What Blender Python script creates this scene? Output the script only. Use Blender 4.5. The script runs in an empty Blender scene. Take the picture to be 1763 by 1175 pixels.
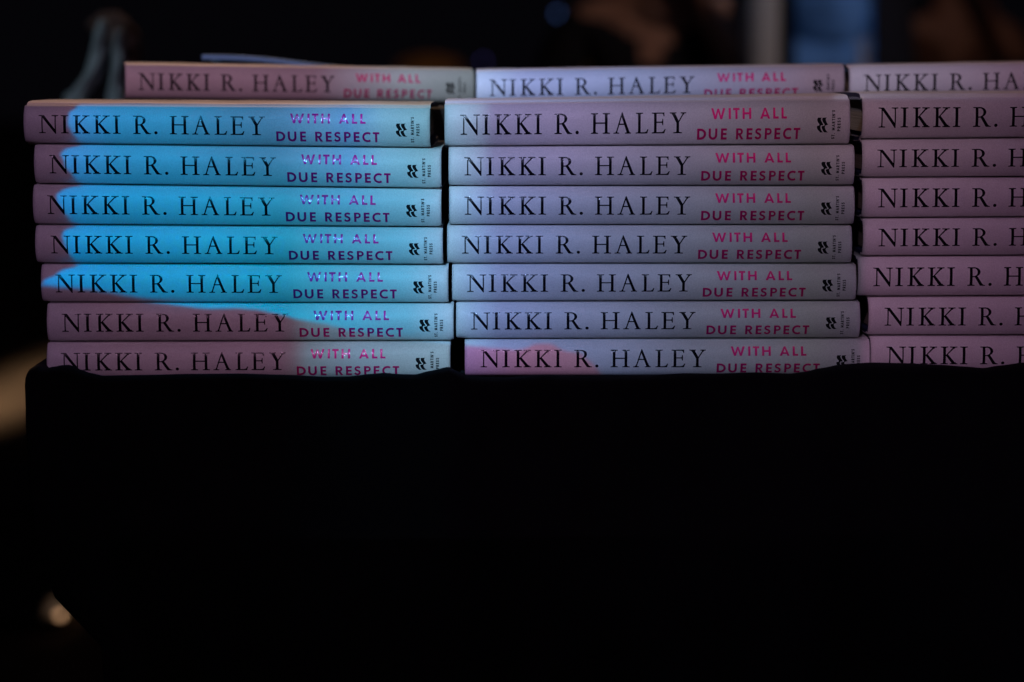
import bpy, bmesh, math, random
from mathutils import Vector, Matrix, noise
random.seed(4)
S = bpy.context.scene
COL = S.collection

# ------------------------------------------------------------------ camera, world, lamps, exposure
PW, PH, FPX = 1763.0, 1175.0, 85.0/36.0*1763.0
HOR = 112.0
PITCH = math.atan((PH/2-HOR)/FPX)
CAM = Vector((0.0, -1.452, 0.94))
cd = bpy.data.cameras.new('camera'); cam = bpy.data.objects.new('camera', cd); COL.objects.link(cam)
cam.location = CAM; cam.rotation_euler = (math.pi/2-PITCH, 0, 0)
cd.lens = 85; cd.sensor_width = 36; cd.clip_start = .05; cd.clip_end = 200
cd.dof.use_dof = True; cd.dof.focus_distance = 1.450; cd.dof.aperture_fstop = 4.6
S.camera = cam

def ray(px, py):
    d = Vector(((px-PW/2)/FPX, 1.0, -(py-PH/2)/FPX))
    c, s = math.cos(PITCH), math.sin(PITCH)
    return Vector((d.x, d.y*c + d.z*s, -d.y*s + d.z*c))
def W(px, py, y=0.0):
    """point of the vertical plane at depth y seen at a place of the photograph"""
    d = ray(px, py); return CAM + d*((y-CAM.y)/d.y)
def onfloor(px, py, z=0.0):
    d = ray(px, py); return CAM + d*((z-CAM.z)/d.z)

w = bpy.data.worlds.new('World'); S.world = w; w.use_nodes = True
w.node_tree.nodes['Background'].inputs[0].default_value = (.55, .5, .8, 1)
w.node_tree.nodes['Background'].inputs[1].default_value = .0022
S.view_settings.view_transform = 'Standard'; S.view_settings.look = 'None'
S.view_settings.exposure = 0; S.view_settings.gamma = 1; S.view_settings.use_curve_mapping = False
S.cycles.max_bounces = 6; S.cycles.use_denoising = True

def lin(c):
    return tuple(((v/255)/12.92 if v/255 <= .04045 else (((v/255)+.055)/1.055)**2.4) for v in c)
def look_at(o, p):
    o.rotation_euler = (Vector(p)-o.location).to_track_quat('-Z', 'Y').to_euler()
def lamp(name, kind, loc, power, color, aim=None, **k):
    l = bpy.data.lights.new(name, kind); l.energy = power; l.color = color
    for a, v in k.items(): setattr(l, a, v)
    o = bpy.data.objects.new(name, l); COL.objects.link(o); o.location = loc
    if aim is not None: look_at(o, aim)
    return o
MID = W(881, 400)
# mauve stage wash from high in front, a little to the right
lamp('stage_wash', 'AREA', (.55, -2.0, 2.9), .55, (1.0, .66, .92), MID, shape='DISK', size=.5, spread=math.radians(100))
lamp('violet_wash', 'SPOT', (2.2, -1.5, 1.35), 8.0, (.72, .46, 1.0), W(1800, 640), spot_size=math.radians(19), spot_blend=1.0, shadow_soft_size=.12)
# warm lamps: high behind the table, and low beside it for the floor
lamp('warm_spot', 'SPOT', (-.5, 2.6, 2.9), 60.0, (1.0, .60, .33), W(1150, 175, .03), spot_size=math.radians(34), spot_blend=.8, shadow_soft_size=.08)
lamp('floor_spot', 'SPOT', (-1.66, .2, .88), 5200, (1.0, .70, .46), (-1.42, 5.5, 0), spot_size=math.radians(3.6), spot_blend=.5, shadow_soft_size=.1)  # added low spot, shaped to throw a warm streak on the floor
lamp('chair_spot', 'SPOT', (-.3, 8.6, 4.0), 45, (1.0, .62, .30), (-.1, 10.2, .9), spot_size=math.radians(30), spot_blend=.8, shadow_soft_size=.1)
lamp('room_spot', 'SPOT', (2.2, 1.2, 3.2), 125, (.85, .66, .62), (.75, 3.7, .95), spot_size=math.radians(26), spot_blend=.7, shadow_soft_size=.2)
lamp('blue_room_spot', 'SPOT', (.2, .9, 3.0), 85, (.30, .55, 1.0), (.76, 3.7, 1.0), spot_size=math.radians(9), spot_blend=.7, shadow_soft_size=.2)

lamp('napkin_fill', 'SPOT', (-1.3, -.5, 2.3), 17, (.62, .85, 1.0), W(250, 95, .6), spot_size=math.radians(24), spot_blend=.8, shadow_soft_size=.05)  # added fill light for the napkin and the booklet
# one small lamp in front; light bands and cast-shadow outlines painted into its beam
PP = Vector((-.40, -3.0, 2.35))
def painted_beam():
    ld = bpy.data.lights.new('painted_beam_lamp', 'POINT'); ld.energy = 740.0; ld.shadow_soft_size = .0015
    o = bpy.data.objects.new('painted_beam_lamp', ld); COL.objects.link(o); o.location = PP
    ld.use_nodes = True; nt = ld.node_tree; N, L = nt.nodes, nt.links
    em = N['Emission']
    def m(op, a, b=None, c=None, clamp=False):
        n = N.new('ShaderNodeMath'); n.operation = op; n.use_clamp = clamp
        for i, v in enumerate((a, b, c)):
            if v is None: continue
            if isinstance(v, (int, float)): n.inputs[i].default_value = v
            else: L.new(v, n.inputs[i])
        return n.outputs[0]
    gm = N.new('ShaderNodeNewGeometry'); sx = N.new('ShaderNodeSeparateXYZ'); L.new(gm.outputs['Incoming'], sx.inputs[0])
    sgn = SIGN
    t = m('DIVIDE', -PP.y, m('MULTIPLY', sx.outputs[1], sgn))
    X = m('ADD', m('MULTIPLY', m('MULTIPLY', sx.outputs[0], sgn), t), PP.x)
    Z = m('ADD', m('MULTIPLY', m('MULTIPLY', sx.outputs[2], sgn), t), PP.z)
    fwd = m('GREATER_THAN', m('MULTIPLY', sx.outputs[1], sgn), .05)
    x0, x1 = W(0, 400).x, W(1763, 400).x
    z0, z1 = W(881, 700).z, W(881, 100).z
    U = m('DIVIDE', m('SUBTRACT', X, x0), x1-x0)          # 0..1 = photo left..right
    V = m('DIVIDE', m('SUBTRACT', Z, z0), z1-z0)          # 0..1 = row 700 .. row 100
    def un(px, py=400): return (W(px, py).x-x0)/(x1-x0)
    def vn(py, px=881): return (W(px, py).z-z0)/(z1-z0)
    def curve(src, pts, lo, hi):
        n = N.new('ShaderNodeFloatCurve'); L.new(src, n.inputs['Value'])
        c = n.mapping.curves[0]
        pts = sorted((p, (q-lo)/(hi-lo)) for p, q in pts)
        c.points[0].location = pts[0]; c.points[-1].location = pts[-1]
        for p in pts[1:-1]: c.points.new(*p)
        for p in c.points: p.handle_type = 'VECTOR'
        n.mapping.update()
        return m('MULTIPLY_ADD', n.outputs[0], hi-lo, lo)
    # small ripple on the painted shadow outlines
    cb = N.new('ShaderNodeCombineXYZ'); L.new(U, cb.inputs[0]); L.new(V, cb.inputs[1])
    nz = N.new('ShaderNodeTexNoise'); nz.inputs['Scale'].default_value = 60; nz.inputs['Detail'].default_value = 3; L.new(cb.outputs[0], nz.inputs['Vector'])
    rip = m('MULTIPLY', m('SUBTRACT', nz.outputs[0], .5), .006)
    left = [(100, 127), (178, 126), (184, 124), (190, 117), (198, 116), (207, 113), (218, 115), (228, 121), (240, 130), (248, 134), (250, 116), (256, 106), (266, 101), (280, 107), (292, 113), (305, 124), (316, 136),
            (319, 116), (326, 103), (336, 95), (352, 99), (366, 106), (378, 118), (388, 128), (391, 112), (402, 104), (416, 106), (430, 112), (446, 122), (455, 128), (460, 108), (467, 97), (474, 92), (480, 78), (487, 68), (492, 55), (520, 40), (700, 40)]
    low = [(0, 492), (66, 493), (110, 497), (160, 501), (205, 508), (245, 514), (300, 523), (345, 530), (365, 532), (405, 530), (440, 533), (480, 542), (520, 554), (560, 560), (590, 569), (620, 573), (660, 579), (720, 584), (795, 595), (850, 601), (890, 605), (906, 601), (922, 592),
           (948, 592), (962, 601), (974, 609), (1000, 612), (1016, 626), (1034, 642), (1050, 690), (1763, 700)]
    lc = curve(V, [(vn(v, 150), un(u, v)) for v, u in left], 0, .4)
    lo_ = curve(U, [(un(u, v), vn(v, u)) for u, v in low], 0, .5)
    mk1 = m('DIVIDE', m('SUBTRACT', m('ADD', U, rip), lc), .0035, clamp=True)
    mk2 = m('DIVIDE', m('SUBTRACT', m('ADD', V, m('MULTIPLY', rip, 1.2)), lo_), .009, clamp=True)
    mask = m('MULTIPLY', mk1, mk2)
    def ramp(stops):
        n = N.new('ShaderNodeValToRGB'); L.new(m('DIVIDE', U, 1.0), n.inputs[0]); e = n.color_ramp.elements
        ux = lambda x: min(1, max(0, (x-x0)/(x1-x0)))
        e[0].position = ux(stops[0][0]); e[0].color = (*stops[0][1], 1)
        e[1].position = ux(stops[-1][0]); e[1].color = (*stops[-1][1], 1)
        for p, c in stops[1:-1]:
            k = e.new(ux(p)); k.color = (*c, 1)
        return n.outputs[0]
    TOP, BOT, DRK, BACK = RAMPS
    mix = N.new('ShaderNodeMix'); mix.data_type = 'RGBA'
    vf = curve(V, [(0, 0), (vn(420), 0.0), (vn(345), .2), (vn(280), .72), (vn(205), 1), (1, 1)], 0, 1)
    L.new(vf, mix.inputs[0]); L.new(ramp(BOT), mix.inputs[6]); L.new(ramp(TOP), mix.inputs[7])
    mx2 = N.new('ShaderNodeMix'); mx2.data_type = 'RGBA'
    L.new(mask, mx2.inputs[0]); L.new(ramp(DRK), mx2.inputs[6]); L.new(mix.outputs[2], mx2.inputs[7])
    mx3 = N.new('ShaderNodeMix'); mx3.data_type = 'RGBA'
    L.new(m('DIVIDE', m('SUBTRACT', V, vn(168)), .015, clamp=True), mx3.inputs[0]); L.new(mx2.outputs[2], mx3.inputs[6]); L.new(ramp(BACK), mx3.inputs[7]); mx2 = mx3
    # slow mottling of the painted light
    n2 = N.new('ShaderNodeTexNoise'); n2.inputs['Scale'].default_value = 7; n2.inputs['Detail'].default_value = 1.5; L.new(cb.outputs[0], n2.inputs['Vector'])
    inside = m('MULTIPLY', m('LESS_THAN', m('ABSOLUTE', m('SUBTRACT', U, .5)), .56), m('MULTIPLY_ADD', m('DIVIDE', m('SUBTRACT', V, vn(690)), vn(650)-vn(690), clamp=True), .94, .06))
    inside = m('MULTIPLY', inside, m('GREATER_THAN', V, -.5))
    inside = m('MULTIPLY', inside, m('LESS_THAN', V, 2.3))
    st = m('MULTIPLY', m('MULTIPLY', fwd, inside), m('MULTIPLY_ADD', n2.outputs[0], .5, .75))
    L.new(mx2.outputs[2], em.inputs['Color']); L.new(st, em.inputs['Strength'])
SIGN = 1.0
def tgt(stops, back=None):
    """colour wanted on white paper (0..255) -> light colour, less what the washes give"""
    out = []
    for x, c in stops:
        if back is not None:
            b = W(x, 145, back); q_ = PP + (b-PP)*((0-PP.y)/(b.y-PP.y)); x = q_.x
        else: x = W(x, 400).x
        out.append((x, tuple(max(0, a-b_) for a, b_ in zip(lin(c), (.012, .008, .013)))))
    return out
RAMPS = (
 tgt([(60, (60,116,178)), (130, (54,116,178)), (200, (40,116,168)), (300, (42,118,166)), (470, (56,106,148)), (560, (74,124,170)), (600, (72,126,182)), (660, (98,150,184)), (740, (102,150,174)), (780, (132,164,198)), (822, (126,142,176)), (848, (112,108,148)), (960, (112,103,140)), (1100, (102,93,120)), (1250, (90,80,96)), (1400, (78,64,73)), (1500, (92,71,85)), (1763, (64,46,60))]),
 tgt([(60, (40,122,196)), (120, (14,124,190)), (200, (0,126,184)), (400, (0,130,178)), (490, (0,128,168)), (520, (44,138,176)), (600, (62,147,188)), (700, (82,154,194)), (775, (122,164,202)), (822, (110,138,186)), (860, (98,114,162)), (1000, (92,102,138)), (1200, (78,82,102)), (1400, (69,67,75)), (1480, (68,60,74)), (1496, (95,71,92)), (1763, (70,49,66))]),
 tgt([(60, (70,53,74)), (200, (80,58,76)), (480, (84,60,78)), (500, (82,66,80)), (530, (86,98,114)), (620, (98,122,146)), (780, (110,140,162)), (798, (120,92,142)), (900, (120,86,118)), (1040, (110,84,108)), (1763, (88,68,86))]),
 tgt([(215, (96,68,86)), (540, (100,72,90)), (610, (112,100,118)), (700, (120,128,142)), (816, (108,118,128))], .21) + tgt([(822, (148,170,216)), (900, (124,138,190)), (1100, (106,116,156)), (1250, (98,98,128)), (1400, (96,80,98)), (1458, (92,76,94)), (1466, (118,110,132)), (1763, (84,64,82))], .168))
painted_beam()

# ------------------------------------------------------------------ materials
def mat(name, color, rough=.6, metal=0.0, spec=.5, bump=None, var=0.0, vscale=30, emit=None, estr=0, sheen=0):
    m = bpy.data.materials.new(name); m.use_nodes = True; nt = m.node_tree; b = nt.nodes['Principled BSDF']
    b.inputs['Base Color'].default_value = (*color, 1); b.inputs['Roughness'].default_value = rough
    b.inputs['Metallic'].default_value = metal; b.inputs['Specular IOR Level'].default_value = spec
    b.inputs['Sheen Weight'].default_value = sheen
    tc = nt.nodes.new('ShaderNodeTexCoord')
    if var:
        n = nt.nodes.new('ShaderNodeTexNoise'); n.inputs['Scale'].default_value = vscale; n.inputs['Detail'].default_value = 5
        nt.links.new(tc.outputs['Object'], n.inputs['Vector'])
        r = nt.nodes.new('ShaderNodeMapRange'); r.inputs[1].default_value = .3; r.inputs[2].default_value = .7
        r.inputs[3].default_value = 1-var; r.inputs[4].default_value = 1+var*.4; nt.links.new(n.outputs[0], r.inputs[0])
        x = nt.nodes.new('ShaderNodeVectorMath'); x.operation = 'SCALE'; x.inputs[0].default_value = color
        nt.links.new(r.outputs[0], x.inputs['Scale']); nt.links.new(x.outputs[0], b.inputs['Base Color'])
    if bump:
        sc, st, dist = bump
        n = nt.nodes.new('ShaderNodeTexNoise'); n.inputs['Scale'].default_value = sc; n.inputs['Detail'].default_value = 3
        nt.links.new(tc.outputs['Object'], n.inputs['Vector'])
        bp = nt.nodes.new('ShaderNodeBump'); bp.inputs['Strength'].default_value = st; bp.inputs['Distance'].default_value = dist
        nt.links.new(n.outputs[0], bp.inputs['Height']); nt.links.new(bp.outputs[0], b.inputs['Normal'])
    if emit: b.inputs['Emission Color'].default_value = (*emit, 1); b.inputs['Emission Strength'].default_value = estr
    return m
M = dict(
 jacket=mat('jacket_paper', (.76,.755,.74), .5, spec=.35, bump=(900, .35, .0002), var=.13, vscale=1300),
 board=mat('board_cloth', (.02,.03,.10), .6, bump=(900,.3,.0003)),
 black=mat('black_foil', (.006,.006,.009), .16, spec=.10, bump=(800,.6,.0003)),
 pink=mat('pink_foil', (.78,.010,.20), .5, metal=.4, spec=.1, bump=(900,.38,.0003)),
 ink=mat('black_ink', (.006,.007,.01), .7, spec=.1),
 cloth=mat('black_cloth', (.011,.012,.015), .9, spec=.15, bump=(1300,.6,.0006), var=.3, vscale=18),
 riser=mat('black_paint', (.01,.01,.012), .7),
 floor=mat('dark_carpet', (.16,.12,.085), .9, spec=.1, bump=(60,.5,.01), var=.35, vscale=1.3),
 skin=mat('skin', (.34,.17,.11), .5), skin2=mat('pale_skin', (.55,.40,.36), .5),
 dark=mat('dark_wool', (.012,.011,.014), .9, spec=.1), denim=mat('blue_denim', (.14,.30,.58), .85, spec=.1, var=.5, vscale=8),
 hair=mat('dark_hair', (.02,.012,.008), .5), post=mat('grey_paint', (.42,.42,.43), .6),
 wood=mat('honey_wood', (.45,.24,.10), .45, var=.3, vscale=9), steel=mat('brushed_steel', (.75,.68,.58), .5, metal=.6),
 case=mat('case_laminate', (.02,.02,.024), .55), napkin=mat('pale_linen', (.62,.70,.74), .85, var=.2, vscale=40, bump=(200,.4,.002)),
 tan=mat('brown_linen', (.22,.13,.11), .9, var=.3, vscale=50), blueglow=mat('blue_lens', (.02,.03,.05), .3, emit=(.16,.32,.9), estr=.55),
 violetglow=mat('violet_lens', (.02,.02,.05), .3, emit=(.25,.2,.9), estr=.4),
 booklet=mat('blue_lit_paper', (.22,.55,.85), .6, var=.08, vscale=60))  # pale paper with the blue light painted into its colour
def page_mat():
    m = bpy.data.materials.new('page_edges'); m.use_nodes = True; nt = m.node_tree; b = nt.nodes['Principled BSDF']
    b.inputs['Roughness'].default_value = .9
    tc = nt.nodes.new('ShaderNodeTexCoord'); mp = nt.nodes.new('ShaderNodeMapping'); mp.inputs['Scale'].default_value = (6, 6, 3500)
    n = nt.nodes.new('ShaderNodeTexNoise'); n.inputs['Scale'].default_value = 1; n.inputs['Detail'].default_value = 2
    nt.links.new(tc.outputs['Object'], mp.inputs[0]); nt.links.new(mp.outputs[0], n.inputs['Vector'])
    r = nt.nodes.new('ShaderNodeValToRGB'); r.color_ramp.elements[0].color = (.20,.17,.13,1); r.color_ramp.elements[1].color = (.42,.37,.29,1)
    r.color_ramp.elements[0].position = .35; r.color_ramp.elements[1].position = .65
    nt.links.new(n.outputs[0], r.inputs[0]); nt.links.new(r.outputs[0], b.inputs['Base Color'])
    return m
M['page'] = page_mat()
for k_, wt in (('pink', .32), ('black', .10)):
    b_ = M[k_].node_tree.nodes['Principled BSDF']; b_.inputs['Coat Weight'].default_value = wt; b_.inputs['Coat Roughness'].default_value = .07
    M[k_].node_tree.links.new(b_.inputs['Normal'].links[0].from_socket, b_.inputs['Coat Normal'])

# ------------------------------------------------------------------ object helpers
def tag(o, label=None, cat=None, group=None, kind=None):
    for k, v in (('label', label), ('category', cat), ('group', group), ('kind', kind)):
        if v: o[k] = v
    return o
def empty(name, loc, label, cat, group=None):
    o = bpy.data.objects.new(name, None); COL.objects.link(o); o.location = loc; o.empty_display_size = .02
    return tag(o, label, cat, group)
def link(name, me, material, parent=None, smooth=False, angle=None):
    o = bpy.data.objects.new(name, me); COL.objects.link(o); me.materials.append(material)
    if smooth:
        for p in me.polygons: p.use_smooth = True
    if angle is not None: me.set_sharp_from_angle(angle=angle)
    if parent: o.parent = parent
    return o
def mesh(name, verts, faces):
    me = bpy.data.meshes.new(name); me.from_pydata([tuple(v) for v in verts], [], faces); me.update(); return me
def box(bm, x0, x1, y0, y1, z0, z1, bevel=0):
    vs = [bm.verts.new((x, y, z)) for x in (x0, x1) for y in (y0, y1) for z in (z0, z1)]
    fs = [bm.faces.new([vs[i] for i in f]) for f in ((0,1,3,2),(4,6,7,5),(0,4,5,1),(2,3,7,6),(0,2,6,4),(1,5,7,3))]
    if bevel:
        es = list({e for f in fs for e in f.edges}); bmesh.ops.bevel(bm, geom=es, offset=bevel, segments=2, profile=.5, affect='EDGES')
def bobj(name, bm, material, parent=None, smooth=False, angle=None):
    bmesh.ops.recalc_face_normals(bm, faces=bm.faces[:])
    me = bpy.data.meshes.new(name); bm.to_mesh(me); bm.free()
    return link(name, me, material, parent, smooth, angle)
def tube(bm, pts, rad, n=10):
    rings = []
    pts = [Vector(p) for p in pts]
    for i, p in enumerate(pts):
        t = (pts[min(i+1, len(pts)-1)]-pts[max(i-1, 0)]).normalized()
        a = t.orthogonal().normalized() if abs(t.z) > .9 else t.cross(Vector((0,0,1))).normalized()
        b = t.cross(a); r = rad[i] if isinstance(rad, (list, tuple)) else rad
        rings.append([bm.verts.new(p + (a*math.cos(k*2*math.pi/n)+b*math.sin(k*2*math.pi/n))*r) for k in range(n)])
    for A, B in zip(rings, rings[1:]):
        for k in range(n): bm.faces.new((A[k], A[(k+1)%n], B[(k+1)%n], B[k]))
    bm.faces.new(rings[0][::-1]); bm.faces.new(rings[-1])

# ------------------------------------------------------------------ lettering: each glyph is a list of simple outlines (cap height 1)
def arc(cx, cy, rx, ry, a0, a1, n=14):
    return [(cx+rx*math.cos(math.radians(a0+(a1-a0)*i/n)), cy+ry*math.sin(math.radians(a0+(a1-a0)*i/n))) for i in range(n+1)]
def ribbon(inner, outer):
    return [[inner[i], inner[i+1], outer[i+1], outer[i]] for i in range(len(inner)-1)]
def foot(a, b, x0, x1, top=False, h=.024):
    p = [(x0, 0), (x1, 0), (x1, h), (b+(x1-b)*.45, h+.012), (b+.012, .045), (b, .095), (a, .095), (a-.012, .045), (a-(a-x0)*.45, h+.012), (x0, h)]
    return [(x, 1-y) for x, y in p][::-1] if top else p
def rect(x0, x1, y0, y1): return [(x0, y0), (x1, y0), (x1, y1), (x0, y1)]
SERIF = {
 'N': [[(0, .978), (0, 1), (.27, 1), (.2, .93), (.13, .955), (.06, .968)], [(.155, .985), (.275, .99), (.90, .14), (.90, -.03), (.872, -.03), (.165, .93)],
       rect(.155, .195, .02, .95), foot(.155, .195, .02, .345), rect(.862, .902, .10, .97), foot(.862, .902, .70, 1.03, True)],
 'I': [rect(.127, .252, .02, .98), foot(.127, .252, 0, .38), foot(.127, .252, 0, .38, True)],
 'K': [rect(.125, .25, .02, .98), foot(.125, .25, 0, .375), foot(.125, .25, 0, .375, True),
       [(.245, .505), (.285, .505), (.735, .955), (.70, .985), (.655, .955)], foot(.665, .735, .50, .87, True),
       [(.262, .515), (.345, .585), (.775, .05), (.80, .02), (.62, .02), (.60, .05)], foot(.61, .79, .50, .885)],
 'R': [rect(.125, .245, .02, .98), foot(.125, .245, 0, .37), [(0, .976), (0, 1), (.30, 1), (.30, .955), (.20, .955), (.10, .965)]] +
       ribbon([(.24, .955), (.34, .957)] + arc(.36, .745, .175, .212, 88, -78, 12) + [(.36, .515), (.24, .515)],
              [(.24, 1), (.34, 1)] + arc(.36, .755, .305, .248, 88, -78, 12) + [(.38, .478), (.24, .478)]) +
       [[(.37, .50), (.50, .52), (.78, .09), (.86, .035), (.93, .02), (.93, 0), (.70, 0), (.66, .03)]],
 '.': [arc(.08, .065, .078, .078, 0, 345, 15)],
 'H': [rect(.115, .235, .02, .98), rect(.75, .87, .02, .98), rect(.22, .77, .50, .54), foot(.115, .235, 0, .36), foot(.115, .235, 0, .36, True), foot(.75, .87, .635, 1.0), foot(.75, .87, .635, 1.0, True)],
 'A': [[(.44, 1.03), (.465, 1.03), (.855, .03), (.72, .03), (.41, .90)], [(.44, 1.02), (.45, .93), (.17, .03), (.125, .03), (.405, .93)], rect(.25, .64, .435, .475), foot(.13, .165, 0, .29), foot(.735, .845, .625, .925)],
 'L': [rect(.12, .238, .02, .98), foot(.12, .238, 0, .365, True), [(0, 0), (.60, 0), (.655, .19), (.625, .19), (.57, .085), (.48, .042), (.238, .038), (.238, .1), (.12, .1), (.108, .045), (0, .024)]],
 'E': [rect(.118, .235, .02, .98), [(0, .976), (0, 1), (.655, 1), (.655, .835), (.632, .835), (.60, .93), (.54, .96), (.235, .962), (.235, .92), (.118, .92), (.105, .96)],
       [(.22, .52), (.50, .52), (.545, .50), (.565, .40), (.588, .40), (.588, .69), (.565, .69), (.545, .575), (.50, .556), (.22, .556)],
       [(0, 0), (.655, 0), (.72, .19), (.69, .19), (.62, .085), (.54, .042), (.235, .038), (.235, .1), (.118, .1), (.108, .045), (0, .024)]],
 'Y': [rect(.36, .48, .02, .50), foot(.36, .48, .20, .64), [(.09, .985), (.25, .985), (.48, .56), (.48, .46), (.36, .46), (.36, .50)], [(.705, .97), (.755, .97), (.48, .53), (.445, .55)],
       foot(.12, .215, 0, .335, True), foot(.705, .745, .59, .86, True)],
}
def stroke(pts, wd):
    out = []
    L_, R_ = [], []
    for i, p in enumerate(pts):
        a = Vector(pts[max(i-1, 0)]); b = Vector(pts[min(i+1, len(pts)-1)]); t = (b-a).normalized(); n = Vector((-t.y, t.x))*wd/2
        L_.append((p[0]+n.x, p[1]+n.y)); R_.append((p[0]-n.x, p[1]-n.y))
    return ribbon(L_, R_)
q = .195
SANS = {
 'W': [[(0, 1), (.20, 1), (.50, 0), (.32, 0)], [(.34, 0), (.50, 0), (.79, .96), (.64, .96)], [(.64, .96), (.79, .96), (1.09, 0), (.93, 0)], [(.93, 0), (1.11, 0), (1.43, 1), (1.23, 1)]],
 'I': [rect(0, q, 0, 1)], 'T': [rect(0, .64, 1-q*.9, 1), rect(.32-q/2, .32+q/2, 0, .9)],
 'H': [rect(0, q, 0, 1), rect(.87-q, .87, 0, 1), rect(.1, .8, .42, .59)],
 'A': [[(0, 0), (.21, 0), (.575, 1), (.425, 1)], [(.79, 0), (1.0, 0), (.575, 1), (.425, 1)], rect(.22, .78, .2, .36)],
 'L': [rect(0, q, 0, 1), rect(.05, .53, 0, q*.88)],
 'D': [rect(0, q, 0, 1)] + ribbon([(.1, .82)] + arc(.32, .5, .37, .32, 90, -90) + [(.1, .18)], [(.1, 1)] + arc(.32, .5, .57, .5, 90, -90) + [(.1, 0)]),
 'U': ribbon([(q, 1)] + arc(.425, .40, .23, .23, 180, 360) + [(.85-q, 1)], [(0, 1)] + arc(.425, .40, .425, .42, 180, 360) + [(.85, 1)]),
 'E': [rect(0, q, 0, 1), rect(.05, .57, 1-.175, 1), rect(.05, .54, .42, .59), rect(.05, .57, 0, .175)],
 'R': [rect(0, q, 0, 1)] + ribbon([(.1, .84)] + arc(.36, .70, .14, .14, 90, -90, 10) + [(.1, .56)], [(.1, 1)] + arc(.36, .70, .31, .30, 90, -90, 10) + [(.1, .40)]) + [[(.24, .44), (.44, .44), (.75, 0), (.52, 0)]],
 'P': [rect(0, q, 0, 1)] + ribbon([(.1, .84)] + arc(.36, .70, .14, .14, 90, -90, 10) + [(.1, .56)], [(.1, 1)] + arc(.36, .70, .30, .30, 90, -90, 10) + [(.1, .40)]),
 'S': stroke([(.58, .82), (.52, .88), (.42, .915), (.30, .91), (.18, .86), (.13, .75), (.15, .64), (.25, .56), (.40, .50), (.51, .43), (.56, .31), (.53, .18), (.43, .10), (.30, .075), (.17, .11), (.06, .22)], .175),
 'C': stroke([(.80, .84), (.70, .90), (.57, .92)] + arc(.53, .5, .43, .42, 105, 255, 14) + [(.57, .08), (.70, .10), (.80, .16)], .18),
 'M': [rect(0, q*.9, 0, 1), rect(.95-q*.9, .95, 0, 1), [(0, 1), (.2, 1), (.55, .15), (.40, .15)], [(.75, 1), (.95, 1), (.55, .15), (.40, .15)]],
 'N': [rect(0, q*.9, 0, 1), rect(.82-q*.9, .82, 0, 1), [(0, 1), (.2, 1), (.82, 0), (.62, 0)]],
 "'": [rect(0, .15, .65, 1)], '.': [rect(0, .18, 0, .18)],
}
AUTHOR = list(zip('NIKKIR.HALEY', (0, 1.19, 1.84, 2.93, 3.98, 5.06, 6.19, 7.02, 8.23, 9.43, 10.29, 11.25)))
T1 = list(zip('WITHALL', (0, 1.81, 2.28, 3.25, 5.08, 6.43, 7.29)))
T2 = list(zip('DUERESPECT', (0, 1.17, 2.42, 3.95, 5.02, 5.85, 6.87, 7.85, 8.71, 9.79)))
# spine coordinates: a in photo pixels from the left end (0..700), b in pixels from the top edge (0..69)
def text_polys(seq, font, a0, base, cap, rot=False):
    out = []
    for ch, x in seq:
        for k, p in enumerate(font[ch]):
            if rot: out.append((k, [(a0 + (1-y)*cap*-1 + cap, base - (x+px)*cap) for px, y in p]))
            else: out.append((k, [(a0+(x+px)*cap, base-y*cap) for px, y in p]))
    return out
def rotated(seq, a_left, b_start, cap, length):
    # reads upwards: the baseline is the right-hand side
    tot = max(x+SANSW[c] for c, x in seq); f = length/tot
    out = []
    for ch, x in seq:
        for k, p in enumerate(SANS[ch]): out.append((k, [(a_left+cap*(1-y), b_start-(x+px)*f) for px, y in p]))
    return out
SANSW = {c: max(x for p in g for x, y in p) for c, g in SANS.items()}
def spaced(s, gap=.42, space=.9):
    x = 0; out = []
    for c in s:
        if c == ' ': x += space; continue
        out.append((c, x)); x += SANSW[c]+gap
    return out
def cm(pts, n=6):
    # smooth curve through points
    out = []
    P = [pts[0]]+list(pts)+[pts[-1]]
    for i in range(1, len(P)-2):
        for k in range(n):
            t = k/n
            out.append(tuple(.5*((2*P[i][j])+(-P[i-1][j]+P[i+1][j])*t+(2*P[i-1][j]-5*P[i][j]+4*P[i+1][j]-P[i+2][j])*t*t+(-P[i-1][j]+3*P[i][j]-3*P[i+1][j]+P[i+2][j])*t**3) for j in (0, 1)))
    out.append(tuple(pts[-1])); return out
def emblem():
    def flag(lft, rgt):
        a, b = cm(lft, 5), cm(rgt, 5); return ribbon(a, b)
    s = 1/14.69
    F = [flag([(30,447),(12,490),(30,545),(66,590),(62,618)], [(122,447),(100,475),(118,530),(150,580),(160,612)]),
         flag([(145,452),(138,490),(158,545),(196,590),(198,628)], [(250,443),(225,470),(232,525),(262,575),(284,602)]),
         flag([(14,632),(8,665),(30,715),(70,752),(92,778)], [(106,618),(92,650),(100,700),(130,750),(158,776)]),
         flag([(132,640),(128,670),(150,720),(172,752),(204,776)], [(222,618),(206,650),(212,690),(244,745),(288,778)])]
    out = []
    for fl in F:
        for p in fl: out.append((0, [(641+(x-5)*s, 28.6+(y-445)*s) for x, y in p]))
    return out
LETTERING = {
 'author_lettering': ([('', ())] and text_polys(AUTHOR, SERIF, 26.5, 50.6, 32.1), 'black', .00010),
 'title_lettering': (text_polys(T1, SANS, 459, 29.2, 16.6) + text_polys(T2, SANS, 435, 61.2, 17.0), 'pink', .00014),
 'publisher_emblem': (emblem(), 'ink', .00005),
 'publisher_lettering': (rotated(spaced("ST. MARTIN'S"), 667, 61.5, 5.0, 44) + rotated(spaced('PRESS'), 676.5, 49.5, 5.0, 20.5), 'ink', .00005),
}
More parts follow.
